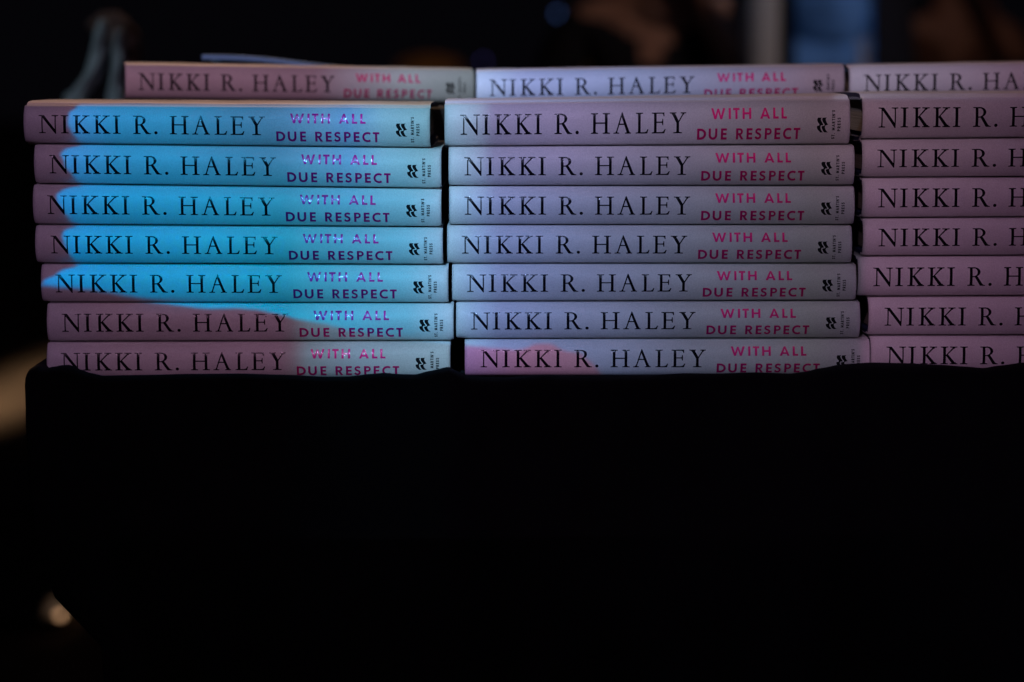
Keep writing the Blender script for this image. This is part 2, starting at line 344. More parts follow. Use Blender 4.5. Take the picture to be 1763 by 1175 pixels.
def swell(p, d):
    n = len(p); ar = sum(p[i][0]*p[(i+1) % n][1]-p[(i+1) % n][0]*p[i][1] for i in range(n)); sg = 1 if ar > 0 else -1
    out = []
    for i in range(n):
        a, b, c = Vector(p[i-1]), Vector(p[i]), Vector(p[(i+1) % n])
        e, f = b-a, c-b
        if e.length < 1e-6 or f.length < 1e-6: out.append(p[i]); continue
        e.normalize(); f.normalize(); n1 = Vector((e.y, -e.x))*sg; n2 = Vector((f.y, -f.x))*sg; m_ = n1+n2
        if m_.length < .3: m_ = n1
        m_.normalize(); k = min(1.5, 1/max(.3, m_.dot(n1))); q_ = b+m_*d*k; out.append((q_.x, q_.y))
    return out
SW = {.00010: .42, .00014: .24, .00005: .2}
def letter_mesh(polys, height):
    """raised lettering in spine space: (a, b, height)"""
    bm = bmesh.new()
    for k, p in polys:
        area = sum(p[i][0]*p[(i+1) % len(p)][1]-p[(i+1) % len(p)][0]*p[i][1] for i in range(len(p)))
        if abs(area) < 1e-6: continue
        p = swell(p, SW.get(height, 0)); 
        if area > 0: p = p[::-1]
        hh = height + (k % 7)*.000011
        top = [bm.verts.new((x, y, hh)) for x, y in p]; bot = [bm.verts.new((x, y, -.00025)) for x, y in p]
        try:
            f = bm.faces.new(top)
            for i in range(len(p)): bm.faces.new((top[(i+1) % len(p)], top[i], bot[i], bot[(i+1) % len(p)]))
            if len(p) > 4: bmesh.ops.triangulate(bm, faces=[f])
        except ValueError: pass
    b = 3.0
    while b < 69:
        g = bm.verts[:]+bm.edges[:]+bm.faces[:]
        bmesh.ops.bisect_plane(bm, geom=g, plane_co=(0, b, 0), plane_no=(0, 1, 0), dist=1e-6); b += 3.0
    bm.verts.ensure_lookup_table()
    vs = [v.co.copy() for v in bm.verts]; bm.verts.index_update(); fs = [[v.index for v in f.verts] for f in bm.faces]
    bm.free(); return vs, fs
LM = {k: (*letter_mesh(p, h), m) for k, (p, m, h) in LETTERING.items()}

# ------------------------------------------------------------------ a hardcover book lying on its side, spine to the front
DEPTH = .162
RB, NB = .0072, 2.0
def spine_y(v):                       # how far the spine curves back at height v (0..1)
    t = min(1, abs(2*v-1)); return RB*(1-max(0, 1-t**NB)**(1/NB))
def profile(th, off, puff):
    """half outline (upper) of the case from the middle of the spine round to the fore edge; th thickness, off inset"""
    pts = []
    n = 20
    for i in range(n+1):
        a = (i/n); t = math.sin(a*math.pi/2); v = .5+.5*t
        pts.append([spine_y(v)+off*math.cos(a*math.pi/2), th/2*t - off*math.sin(a*math.pi/2)])
    top = th/2-off
    for y, dz in ((.0065, -.0001), (.0085, -.0009), (.0100, -.0013), (.0115, -.0009), (.0135, puff*.4), (.018, puff*.8), (.03, puff), (.08, puff), (.14, puff*.6), (DEPTH, 0)):
        pts.append([y, top+dz])
    return pts
def make_book(name, label, px0, px1, tl, tr, bl, br, y0=0.0, y1=None, puff=.0004, seed=0, group='hardcover books piled on the table', lift=None):
    rnd = random.Random(seed)
    if y1 is None: y1 = y0
    g = .55                                             # half the dark seam between two books
    A, B, C_, D = W(px0, tl+g, y0), W(px1, tr+g, y1), W(px0, bl-g, y0), W(px1, br-g, y1)
    ax = Vector((B.x-A.x, y1-y0, 0)); Ln = ax.length; ax.normalize(); nrm = Vector((-ax.y, ax.x, 0))
    org = Vector((A.x, y0, C_.z))
    wob = [rnd.uniform(-1, 1) for _ in range(6)]
    root = empty(name, org, label, 'book', group)
    thm = ((A.z-C_.z)+(B.z-D.z))/2
    def place(u, v, d):                                 # u 0..1 along, v 0..1 height, d depth in metres
        zb = C_.z+(D.z-C_.z)*u; zt = A.z+(B.z-A.z)*u
        wv = .00018*math.sin(u*math.pi*(1.3+wob[0]*.4)+wob[1])*(4*v*(1-v))
        p = Vector((A.x, y0, 0)) + ax*(u*Ln) + nrm*(d+wv); p.z = zb+(zt-zb)*v
        return p-org
    def shell(off0, off1, puff, inset):
        us = [0, .0035, .008, .016, .035]+[i/24 for i in range(1, 24)]+[.965, .984, .992, .9965, 1]
        us = [inset+(1-2*inset)*u for u in us]
        def loop(off):
            up = profile(thm, off, puff); return [(y, -z) for y, z in up[::-1]][:-1]+[(y, z) for y, z in up]
        lo, li = loop(off0), loop(off1)
        ring = lo+li[::-1]; n = len(ring); vs, fs = [], []
        for u in us:
            e = min(u-us[0], us[-1]-u)*Ln; r = .0028
            sq = 1-(.0009/(thm/2))*(1-math.sqrt(max(0, 1-(1-min(1, e/r))**2)))
            back = .0012*(1-math.sqrt(max(0, 1-(1-min(1, e/r))**2)))
            for y, z in ring:
                k = max(0, 1-y/.012)
                nz = 0
                if z > thm*.4 and y > .012: nz = .0005*noise.noise(Vector((u*9+seed, y*60, seed)))
                z2 = z*(1+(sq-1)*k)+nz
                vs.append(place(u, z2/thm+.5, y+back*k))
        m_ = len(us)
        for i in range(m_-1):
            for j in range(n):
                a, b = i*n+j, i*n+(j+1) % n; fs.append((a, b, b+n, a+n))
        nl = len(lo)
        for base, flip in ((0, True), ((m_-1)*n, False)):
            for j in range(nl-1):
                f = (base+j, base+j+1, base+n-2-j, base+n-1-j); fs.append(f[::-1] if flip else f)
        return mesh('shell', vs, fs)
    jk = link('dust_jacket', shell(0, .00028, puff, 0), M['jacket'], root, True, math.radians(50))
    bd = link('cover_boards', shell(.00034, .0026, puff, .0008), M['board'], root, True, math.radians(50))
    # page block with a rounded back
    vs, fs = [], []
    us = (.014, .5, .986); hz = (thm/2-.0036)/thm
    sec = [(.0062, -hz), (.0046, -hz*.6), (.0040, 0), (.0046, hz*.6), (.0062, hz), (DEPTH-.004, hz), (DEPTH-.006, 0), (DEPTH-.004, -hz)]
    for u in us:
        for y, z in sec: vs.append(place(u, z+.5, y))
    n = len(sec)
    for i in range(2):
        for j in range(n): a, b = i*n+j, i*n+(j+1) % n; fs.append((a, b, b+n, a+n))
    fs.append(tuple(range(n))[::-1]); fs.append(tuple(range(2*n, 3*n)))
    link('page_block', mesh('pages', vs, fs), M['page'], root)
    sh = rnd.uniform(-1.2, 1.2)
    for nm, (v_, f_, mm) in LM.items():
        out = []
        for c in v_:
            u = (c.x+sh)/700; v = 1-c.y/69.0
            out.append(place(u, v, spine_y(v)-c.z))
        link(nm, mesh(nm, out, f_), M[mm], jk)
    return root

ORD = ['topmost', 'second', 'third', 'fourth', 'fifth', 'sixth', 'lowest']
LEFT = [(39, 740, 180.5, 184.5, 247, 254.3), (57, 759.5, 249, 256, 316.5, 325), (55, 759.5, 318, 326.5, 387, 391.3), (59, 762, 388.5, 393, 454, 456.5),
        (69, 771.5, 455.5, 458, 521.5, 522.7), (79, 781, 523, 524, 589.5, 588.3), (79, 775, 591, 589.7, 656, 654)]
MIDL = [(765, 1465, 178.5, 169.5, 252.3, 248.6), (772, 1472.5, 253.5, 250, 320.2, 319.5), (773, 1472.5, 321.3, 321, 387.8, 387.8), (769.5, 1468, 389, 389, 454.5, 454.3),
        (778, 1475.5, 456, 455.5, 520.3, 518.8), (785, 1482, 521.7, 520.3, 584.8, 583.6), (800, 1499, 586, 585, 650, 650)]
RGHT = [(1486, 2190, 166, 164, 239.8, 234), (1485.5, 2188, 241, 235.5, 305.8, 303), (1486, 2186, 307, 304.5, 376, 372), (1487, 2187, 377.3, 373.5, 442, 438.5),
        (1478.6, 2179, 443.4, 440, 511.6, 509), (1496.5, 2195, 513, 510.4, 578.8, 578), (1500, 2198, 580.2, 579.5, 645, 645)]
LL = {
 'left': ['topmost book of the left front stack, set furthest left of all', 'second book from the top of the left front stack', 'third book from the top of the left front stack', 'middle book of the left front stack, fourth from its top', 'third book from the bottom of the left front stack', 'second book from the bottom of the left front stack', 'bottom book of the left front stack, lower edge tucked behind black cloth'],
 'middle': ['topmost book of the middle front stack, a rounded dark end beside it', 'second book from the top of the middle front stack', 'third book from the top of the middle front stack', 'middle book of the central front stack, fourth from its top', 'third book from the bottom of the middle front stack', 'second book from the bottom of the middle front stack', 'bottom book of the middle front stack, its lower left corner showing'],
 'right': ['topmost book of the right front stack, cut off by the photo edge', 'second book from the top of the right front stack', 'third book from the top of the right front stack', 'middle book of the right front stack, fourth from its top', 'third book from the bottom, right front stack, jutting furthest left', 'second book from the bottom of the right front stack', 'bottom book of the right front stack, half sunk behind black cloth'],
}
k = 0
for key, stack in (('left', LEFT), ('middle', MIDL), ('right', RGHT)):
    for i, (a, b, tl, tr, bl, br) in enumerate(stack):
        k += 1
        dy = random.Random(k*7).uniform(-.0012, .0012)
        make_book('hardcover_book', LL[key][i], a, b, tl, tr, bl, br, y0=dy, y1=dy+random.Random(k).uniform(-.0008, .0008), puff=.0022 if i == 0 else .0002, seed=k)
make_book('hardcover_book', 'blurred book on the back row at left, seen above the left front stack', 215, 818, 109.5, 119.5, 171, 177.5, .196, .236, puff=.001, seed=31)
make_book('hardcover_book', 'brightly lit book in the middle of the blurred back row', 819.5, 1455, 121.5, 112, 182, 173, .168, .168, puff=.001, seed=32)
make_book('hardcover_book', 'book at the right end of the blurred back row, cut off by photo edge', 1463, 2100, 113.5, 103, 174.5, 165, .168, .172, puff=.001, seed=33)

# ------------------------------------------------------------------ table, its black cloth, riser behind
TZ = W(881, 656).z - .0004
XL, XR, YF, YB = W(60, 700, -.035).x, W(2330, 700, -.035).x, -.035, 1.15
rb = bmesh.new(); rz = min(W(300, 173, .2).z, W(900, 182, .168).z)-.0010
box(rb, W(90, 300, .18).x, W(2150, 300, .18).x, .1665, .47, TZ+.003, rz, .004)
tag(bobj('display_riser', rb, M['riser']), 'plain black box behind the front stacks that carries the back row', 'box')

RIM = [(30, 634), (52, 636), (57, 630), (64, 629.5), (70, 632.5), (77, 634), (92, 631), (104, 628.5), (116, 628), (128, 631), (140, 636), (158, 642), (180, 646.5), (215, 646), (250, 645.5), (330, 643.5), (420, 643), (500, 645.5), (560, 648.5), (600, 648), (640, 643.5), (662, 641.8), (690, 644), (715, 644.5), (740, 638.5), (772, 631.5),
       (790, 640), (806, 647), (840, 648.5), (880, 648), (940, 645), (1000, 647.5), (1100, 646.5), (1180, 642.5), (1230, 643), (1300, 641), (1360, 643), (1385, 640), (1410, 634), (1450, 627), (1500, 624), (1550, 625), (1620, 628), (1660, 631), (1692, 633.5), (1720, 629), (1763, 624), (1850, 630), (2000, 640), (2340, 636)]
def rim(px):
    for (a, b), (c, d) in zip(RIM, RIM[1:]):
        if a <= px <= c:
            t = (px-a)/(c-a); t = t*t*(3-2*t)*.5+t*.5; return b+(d-b)*t
    return 640
LEDGE = [(630, 56), (636, 51), (655, 46.5), (690, 50), (740, 53), (820, 62), (920, 78), (980, 92), (1015, 122), (1040, 172), (1060, 190), (1110, 196), (1175, 200), (1500, 194), (3400, 170)]
def ledge(py):
    for (a, b), (c, d) in zip(LEDGE, LEDGE[1:]):
        if a <= py <= c: return b+(d-b)*(py-a)/(c-a)
    return LEDGE[-1][1] if py > 3400 else LEDGE[0][1]
def cloth():
    nx = 520; vs, fs = [], []
    cols = []
    pxs = [52+(2330-52)*(i/nx)**1.05 for i in range(nx+1)]
    ys_down = [0, 3, 7, 14, 25, 40, 60, 90, 130, 180, 240, 300, 370, 450, 540, 700, 1000, 1400, 1900, 2300]
    # left side sheet runs back from the corner, then the front
    side = [(-.0, t) for t in ()]
    def column(px, kind, t=0):
        out = []
        wx0 = W(px, 650, YF).x
        r = rim(px) if kind == 'f' else rim(54)+2*math.sin(t*9)
        # behind the rim: down to the table top
        for dy, py in ((.018, 656), (.012, 652), (.006, (656+r)/2), (.002, r+1.5)):
            y = YF+dy+.0; p = W(px, min(py, 656), y) if kind == 'f' else None
            if kind == 'f': out.append(Vector((wx0, y, max(TZ+.0008, p.z if py < 656 else TZ+.0008))))
            else:
                z = W(60, r if dy < .004 else (656 if dy > .01 else (656+r)/2), YF).z
                out.append(Vector((XL+dy-.004, YF+.004+t*(YB-YF), max(TZ+.0008, z))))
        for k_, dpx in enumerate(ys_down):
            py = r+dpx
            sw = min(1, dpx/400)
            fold = .004*sw*math.sin(px*.011+.7*math.sin(px*.004))+.002*sw*math.sin(px*.031+2)+.0012*math.sin(px*.05)*min(1, dpx/60)*(1-sw)
            base = -.0012 if dpx == 0 else (-.004 if dpx < 5 else -.006-.03*sw-.018*min(1, dpx/1500))
            if kind == 'f':
                y = YF+base+fold
                p = W(px, py, YF); z = max(.002, p.z)
                lx = W(ledge(py), py, YF).x
                kx = max(0, 1-(px-52)/500)
                x = wx0 + (lx-W(52, 650, YF).x)*kx**1.5
                out.append(Vector((x, y, z)))
            else:
                p = W(54, py, YF); z = max(.002, p.z)
                lx = W(ledge(py), py, YF).x
                out.append(Vector((lx+.004*math.sin(t*14+dpx*.002)*sw-.0*t, YF+base*(1-t)+fold*(1-t)+.004+t*(YB-YF), z)))
        return out
    for i in range(26, 0, -1): cols.append(column(52, 's', (i/26)**1.3))
    for px in pxs: cols.append(column(px, 'f'))
    n = len(cols[0])
    for c in cols: vs += c
    for i in range(len(cols)-1):
        for j in range(n-1): a = i*n+j; fs.append((a, a+n, a+n+1, a+1))
    # table-top sheet
    b = len(vs)
    vs += [Vector((XL+.01, YF+.017, TZ)), Vector((XR-.002, YF+.017, TZ)), Vector((XR-.002, YB, TZ)), Vector((XL+.01, YB, TZ))]
    fs.append((b, b+1, b+2, b+3))
    me = mesh('cloth', vs, fs)
    o = link('tablecloth', me, M['cloth'], None, True)
    tag(o, 'black cloth over the table, its rumpled front edge covering the lowest books', 'tablecloth')
cloth()
tb = empty('folding_table', (0, 0, 0), 'dark table wholly under the black cloth, carrying the book stacks', 'table')
bm = bmesh.new(); box(bm, XL+.03, XR-.03, YF+.02, YB-.01, TZ-.03, TZ-.002, .003); bobj('tabletop', bm, M['riser'], tb)
for sx in (XL+.22, XR-.1):
    for sy in (.04, YB-.06):
        bm = bmesh.new(); tube(bm, [(sx, sy, TZ-.03), (sx, sy, 0)], .014); bobj('leg', bm, M['riser'], tb)

# ------------------------------------------------------------------ floor
bm = bmesh.new(); bmesh.ops.create_grid(bm, x_segments=1, y_segments=1, size=40)
tag(bobj('floor', bm, M['floor']), kind='structure')

# flight case with metal corners, low at the left
fc = onfloor(109, 1059, .035)
cs = empty('equipment_case', (0, 0, 0), 'dark equipment case low at the left with one shining metal corner', 'case')
cx1, cy0 = fc.x, fc.y; cx0, cy1, cz0, cz1 = cx1-.62, cy0+.45, .03, .215
bm = bmesh.new(); box(bm, cx0, cx1, cy0, cy1, cz0, cz1, .004); bobj('case_body', bm, M['case'], cs)
for z in (cz0, cz1):
    bm = bmesh.new(); box(bm, cx0+.03, cx1-.03, cy0-.004, cy0+.012, z-.008, z+.008, .003); bobj('edge_trim', bm, M['riser'], cs)
for x in (cx0, cx1):
    for z in (cz0,):
        bm = bmesh.new(); bmesh.ops.create_uvsphere(bm, u_segments=20, v_segments=12, radius=.007)
        bmesh.ops.transform(bm, matrix=Matrix.Translation((x-.004, cy0, z+.005)) @ Matrix.Rotation(-.4, 4, 'Y') @ Matrix.Diagonal((1.25, 1, .95, 1)), verts=bm.verts[:])
        bobj('corner_cap', bm, M['steel'], cs, True)
lamp('case_glint', 'SPOT', (fc.x-.12, fc.y-2.2, .22), 480, (1.0, .60, .36), fc, spot_size=math.radians(.34), spot_blend=.3, shadow_soft_size=.02)  # added narrow spot that makes the corner cap shine

# ------------------------------------------------------------------ small blurred things on and behind the table
# thin booklet lying on the left back-row book
bk = empty('booklet', (0, 0, 0), 'thin pale booklet lying on top of the left back-row book', 'booklet')
p0, p1 = W(352, 106, .30), W(600, 119, .33)
zt = W(352, 94, .30).z
vs, fs = [], []
for layer in range(2):
    for i in range(25):
        t = i/24
        for j in range(9):
            s = j/8; x = p0.x+(p1.x-p0.x)*t; y = .285+.045*t+s*.10
            zz = zt+(W(640, 112, .33).z-zt)*t - (.006*(s-.2)**2) - .0035*layer*(1-.3*t) + .0012*math.sin(t*5)
            vs.append((x, y, zz))
n = 9
def gi(l, i, j): return l*225+i*9+j
for i in range(24):
    for j in range(8):
        fs.append((gi(0,i,j), gi(0,i+1,j), gi(0,i+1,j+1), gi(0,i,j+1))); fs.append((gi(1,i,j+1), gi(1,i+1,j+1), gi(1,i+1,j), gi(1,i,j)))
for i in range(24):
    for j in (0, 8): fs.append((gi(0,i,j), gi(1,i,j), gi(1,i+1,j), gi(0,i+1,j)))
for j in range(8):
    for i in (0, 24): fs.append((gi(0,i,j), gi(0,i,j+1), gi(1,i,j+1), gi(1,i,j)))
link('cover_sheet', mesh('booklet', vs, fs), M['booklet'], bk, True, math.radians(40))

# crumpled pale linen standing at the back left corner
nk = empty('folded_napkin', (0, 0, 0), 'blurred pale folded napkin standing in two upright folds at back left', 'napkin')
def fold_sheet(name, pts, material, yb, thick=.012):
    """upright fold: list of (px centre, py, half width px) from top to bottom"""
    vs, fs = [], []; n = 16
    for cx, cy, hw in pts:
        c = W(cx, cy, yb); h = (W(cx+hw, cy, yb)-c).x
        for k_ in range(n):
            a = 2*math.pi*k_/n; rr = 1+.12*math.sin(3*a+cy*.1)
            vs.append(c+Vector((math.cos(a)*h*rr, math.sin(a)*thick*rr, .002*math.sin(5*a))))
    m_ = len(pts)
    for i in range(m_-1):
        for k_ in range(n): a, b = i*n+k_, i*n+(k_+1) % n; fs.append((a, b, b+n, a+n))
    fs.append(tuple(range(n))[::-1]); fs.append(tuple(range((m_-1)*n, m_*n)))
    return link(name, mesh(name, vs, fs), material, nk, True, math.radians(60))
NY = .88
fold_sheet('linen_fold', cm([(176, 40, 7), (173, 60, 12), (170, 85, 13), (166, 110, 14), (158, 130, 15), (146, 148, 17), (134, 165, 18), (128, 235, 20)], 4), M['napkin'], NY)  if False else None
def cm3(p, n=4):
    a = cm([(x, y) for x, y, z in p], n); b = cm([(x, z) for x, y, z in p], n); return [(u[0], u[1], v[1]) for u, v in zip(a, b)]
fold_sheet('linen_fold', cm3([(178, 36, 6), (174, 60, 13), (171, 85, 14), (166, 110, 14), (158, 130, 15), (147, 148, 16), (136, 165, 18), (130, 200, 20), (130, 560, 20)]), M['napkin'], NY)
fold_sheet('linen_fold', cm3([(206, 52, 5), (205, 70, 9), (204, 100, 12), (202, 130, 13), (200, 160, 14), (200, 200, 15), (200, 560, 16)]), M['napkin'], NY+.01)
fold_sheet('linen_top', cm3([(188, 22, 14), (190, 36, 36), (196, 52, 40), (208, 72, 32), (222, 95, 20), (234, 120, 10), (240, 560, 8)]), M['tan'], NY+.045, .016)

# ------------------------------------------------------------------ people, post, chairs and little lamps in the dark behind
def skin_body(name, chains, material, parent, sub=2):
    """chains: list of lists of (point, radius); the first point of a later chain may reuse an earlier point"""
    bm = bmesh.new(); seen = {}; order = []
    def vert(p, r):
        key = tuple(round(c, 4) for c in p)
        if key not in seen: seen[key] = (bm.verts.new(p), r); order.append(r)
        return seen[key][0]
    for ch in chains:
        prev = None
        for p, r in ch:
            v = vert(p, r)
            if prev is not None and bm.edges.get((prev, v)) is None: bm.edges.new((prev, v))
            prev = v
    me = bpy.data.meshes.new(name); bm.to_mesh(me); bm.free()
    o = bpy.data.objects.new(name, me); COL.objects.link(o)
    md = o.modifiers.new('Skin', 'SKIN'); md.use_smooth_shade = True; md.branch_smoothing = .6
    if not me.skin_vertices: me.skin_vertices.new()
    for i, r in enumerate(order):
        rr = r if isinstance(r, tuple) else (r, r)
        me.skin_vertices[0].data[i].radius = rr; me.skin_vertices[0].data[i].use_root = (i == 0)
    sb = o.modifiers.new('Sub', 'SUBSURF'); sb.levels = sub; sb.render_levels = sub
    dg = bpy.context.evaluated_depsgraph_get(); dg.update()
    m2 = bpy.data.meshes.new_from_object(o.evaluated_get(dg)); bpy.data.objects.remove(o)
    m2.materials.clear()
    return link(name, m2, material, parent, True)
def V3(*a): return Vector(a)
def head(c, material, parent, hairm, face=-1):
    bm = bmesh.new(); bmesh.ops.create_uvsphere(bm, u_segments=28, v_segments=20, radius=1)
    for v in bm.verts:
        x, y, z = v.co; f = max(0, -y)
        k_ = 1-.22*max(0, -z)**1.5
        nose = .16*math.exp(-(x/.14)**2-((z+.12)/.16)**2)*f
        eye = -.07*f*sum(math.exp(-((x-s*.32)/.15)**2-((z-.05)/.11)**2) for s in (-1, 1))
        mouth = -.03*f*math.exp(-(x/.22)**2-((z+.45)/.05)**2)
        v.co = Vector((x*.075*k_, (y*(1+nose+eye+mouth))*.095*k_, z*.115))+c
    return bm
def hand_chains(wr, d, side, curl, scale=1.0):
    """palm and five fingers from the wrist wr along d; curl bends towards the vector curl"""
    d = d.normalized(); side = side.normalized(); out = []
    palm = wr+d*.075*scale
    for i, (off, ln, r) in enumerate(((-.030, .070, .0085), (-.010, .082, .009), (.010, .078, .009), (.029, .060, .008))):
        a = wr+side*off*.6+d*.055*scale; b = palm+side*off+d*.012; c = b+d*ln*.42+curl*.012; e = c+d*ln*.28+curl*.022; g = e+d*ln*.12+curl*.018
        out.append([(wr, .021), (a, .012), (b, r), (c, r*.92), (e, r*.85), (g, r*.7)])
    a = wr+side*-.030+d*.02; out.append([(wr, .021), (a, .012), (a+side*-.020+d*.028, .010), (a+side*-.024+d*.055+curl*.01, .0085), (a+side*-.018+d*.072+curl*.016, .007)])
    return out
# seated person in a dark V-neck top, one forearm raised
DY = 3.55
def Q(px, py, y=DY): return W(px, py, y)
pa = empty('person', (0, 0, 0), 'blurred seated person in a dark V-neck top, forearm raised to the face', 'person')
nk_ = Q(1122, 112); cx = nk_.x
sh_z = nk_.z+.10
el = Q(1266, 112, DY-.10); hd = Q(1206, -8, DY-.10)
C0 = V3(cx, DY, nk_.z-.42)
body = [[(C0, (.15, .12)), (V3(cx, DY, nk_.z-.22), (.125, .10)), (V3(cx, DY, nk_.z-.02), (.135, .085)), (V3(cx, DY, sh_z), (.10, .07)), (V3(cx, DY, sh_z+.06), (.055, .055)), (V3(cx, DY-.01, sh_z+.14), (.05, .052))]]
for s, ee, hh in ((1, el, hd), (-1, V3(cx-.22, DY-.10, nk_.z-.20), V3(cx-.05, DY-.26, nk_.z-.30))):
    S0 = V3(cx+s*.155, DY, sh_z-.015)
    body.append([(V3(cx, DY, sh_z), (.10, .07)), (S0, .052), (S0.lerp(ee, .5)+V3(s*.02, 0, 0), .044), (ee, .036), (ee.lerp(hh, .5), .033), (hh, .024)])
    dd = (hh-ee); body += [[(hh, .024)]+c[1:] for c in hand_chains(hh, dd, V3(0, 1, .1) if s > 0 else V3(1, 0, 0), V3(-.5, 0, .2) if s > 0 else V3(0, -.3, -.6), 1)]
for s in (-1, 1):
    kn = V3(cx+s*.12, DY-.42, .50); body.append([(C0, (.15, .12)), (V3(cx+s*.09, DY-.05, nk_.z-.43), .085), (kn, .058), (V3(kn.x, kn.y+.02, .28), .050), (V3(kn.x, kn.y+.04, .08), .036), (V3(kn.x, kn.y-.12, .045), .034)])
bo = skin_body('body', body, M['skin'], pa)
hb = head(V3(cx, DY-.02, sh_z+.245), M['skin'], bo, M['hair'])
me_h = bpy.data.meshes.new('tmp'); hb.to_mesh(me_h); hb.free()
bm = bmesh.new(); bm.from_mesh(bo.data); bm.from_mesh(me_h); bm.to_mesh(bo.data); bm.free()
for p in bo.data.polygons: p.use_smooth = True
def hair(c, parent, s=1.0, long=0):
    bm = bmesh.new(); bmesh.ops.create_uvsphere(bm, u_segments=28, v_segments=20, radius=1)
    bmesh.ops.delete(bm, geom=[v for v in bm.verts if v.co.y < -.25 and v.co.z < .55-.3*abs(v.co.x)], context='VERTS')
    for v in bm.verts:
        k_ = 1+.04*noise.noise(v.co*6); z = v.co.z*(1.0 if v.co.z > 0 else 1+long)
        v.co = V3(v.co.x*.084*k_, v.co.y*.104*k_, z*.124*k_)+c
    return bobj('hair', bm, M['hair'], parent, True)
hair(V3(cx, DY-.015, sh_z+.25), pa, long=.5)
# the top: a slightly larger shell with a V cut at the neck
top = [[(C0+V3(0, 0, -.02), (.165, .135)), (V3(cx, DY, nk_.z-.22), (.14, .115)), (V3(cx, DY, nk_.z-.02), (.152, .10)), (V3(cx, DY, sh_z-.012), (.115, .082))]]
for s, ee in ((1, el), (-1, V3(cx-.22, DY-.10, nk_.z-.20))):
    S0 = V3(cx+s*.155, DY, sh_z-.015); top.append([(V3(cx, DY, sh_z-.012), (.115, .082)), (S0, .062), (S0.lerp(ee, .5)+V3(s*.02, 0, 0), .053), (S0.lerp(ee, .86), .047)])
to = skin_body('shirt', top, M['dark'], pa, 3)
bm = bmesh.new(); bm.from_mesh(to.data)
kill = [f for f in bm.faces if f.calc_center_median().y < DY+.02 and f.calc_center_median().z > nk_.z+.005 and abs(f.calc_center_median().x-cx) < .012+.52*(f.calc_center_median().z-nk_.z)]
bmesh.ops.delete(bm, geom=kill, context='FACES'); bm.to_mesh(to.data); bm.free()
tr = [[(C0+V3(0, 0, .03), (.165, .135)), (C0+V3(0, 0, -.04), (.17, .14))]]
for s in (-1, 1):
    kn = V3(cx+s*.12, DY-.42, .50); tr.append([(C0+V3(0, 0, -.04), (.17, .14)), (V3(cx+s*.09, DY-.05, nk_.z-.44), .098), (kn, .070), (V3(kn.x, kn.y+.02, .28), .062), (V3(kn.x, kn.y+.04, .10), .052)])
skin_body('trousers', tr, M['dark'], pa)
# the chair the person sits on
ch = empty('chair', (0, 0, 0), 'dark chair under the blurred seated person', 'chair')
sz = nk_.z-.42-.125
bm = bmesh.new(); box(bm, cx-.23, cx+.23, DY-.26, DY+.2, sz-.04, sz, .01); bobj('seat', bm, M['dark'], ch)
bm = bmesh.new(); box(bm, cx-.2, cx+.2, DY+.16, DY+.19, sz, sz+.30, .01); bobj('backrest', bm, M['dark'], ch)
for x in (-.2, .2):
    for y in (-.23, .17):
        bm = bmesh.new(); tube(bm, [(cx+x, DY+y, sz-.04), (cx+x, DY+y, 0)], .014); bobj('leg', bm, M['dark'], ch)

# an added second listener for dim brown tones further back, and the chair under them: copies of the first with their own labels
def copy_thing(root, loc, label, repl=None):
    r = root.copy(); COL.objects.link(r); r.location = loc; r['label'] = label
    for c in list(root.children):
        d = c.copy(); COL.objects.link(d); d.parent = r
        if repl and c.name.split('.')[0] in repl: d.data = c.data.copy(); d.data.materials[0] = repl[c.name.split('.')[0]]
    return r
brown = mat('brown_wool', (.14, .07, .045), .9, spec=.1)
off = W(1640, 60, DY+1.9).x - cx
copy_thing(pa, (off, 1.9, 0), 'added dim seated person in brown, far back above the right back-row book', {'shirt': brown})
copy_thing(ch, (off, 1.9, 0), 'dark chair under the added brown-clad person far back at right')
lamp('rear_fill', 'SPOT', (off+.5, 3.4, 3.0), 22, (.9, .62, .55), (cx+off, DY+1.9, .98), spot_size=math.radians(20), spot_blend=1.0, shadow_soft_size=.2)  # added weak fill light on the far seated figure

# standing person in blue jeans and a long open dark coat, hand hanging at the side
SY = 3.75
pb = empty('person', (0, 0, 0), 'blurred standing person in blue jeans and dark coat, pale hand hanging', 'person')
jx = (W(1368, 50, SY).x+W(1498, 50, SY).x)/2; hipz = 1.02
hp = V3(jx, SY, hipz)
wr = W(1484, 50, SY-.07); wr = V3(wr.x, wr.y, wr.z+.012)
body = [[(hp, (.125, .10)), (hp+V3(0, 0, .16), (.12, .095)), (hp+V3(0, 0, .36), (.15, .10)), (hp+V3(0, 0, .45), (.11, .08)), (hp+V3(0, 0, .51), (.055, .055)), (hp+V3(0, -.01, .59), (.05, .05))]]
SHZ = hp+V3(0, 0, .45)
for s, ww in ((1, wr), (-1, V3(jx-.25, SY-.03, wr.z+.03))):
    S0 = SHZ+V3(s*.17, 0, -.02); E0 = V3((jx+s*.235), SY+.02, hipz+.17)
    body.append([(SHZ, (.11, .08)), (S0, .055), (S0.lerp(E0, .5), .047), (E0, .040), (E0.lerp(ww, .5), .036), (ww, .027)])
    body += [[(ww, .027)]+c[1:] for c in hand_chains(ww, V3(-.08*s, -.1, -1), V3(0, 1, 0) if s < 0 else V3(.35, -1, 0), V3(-s*.5, -.2, 0), 1)]
for s in (-1, 1):
    body.append([(hp, (.125, .10)), (V3(jx+s*.07, SY, hipz-.12), .082), (V3(jx+s*.08, SY-.01, .53), .056), (V3(jx+s*.085, SY+.02, .30), .052), (V3(jx+s*.085, SY+.02, .09), .036), (V3(jx+s*.09, SY-.12, .045), .036)])
bo = skin_body('body', body, M['skin2'], pb)
hb = head(hp+V3(0, -.02, .70), M['skin2'], bo, M['hair']); me_h = bpy.data.meshes.new('tmp'); hb.to_mesh(me_h); hb.free()
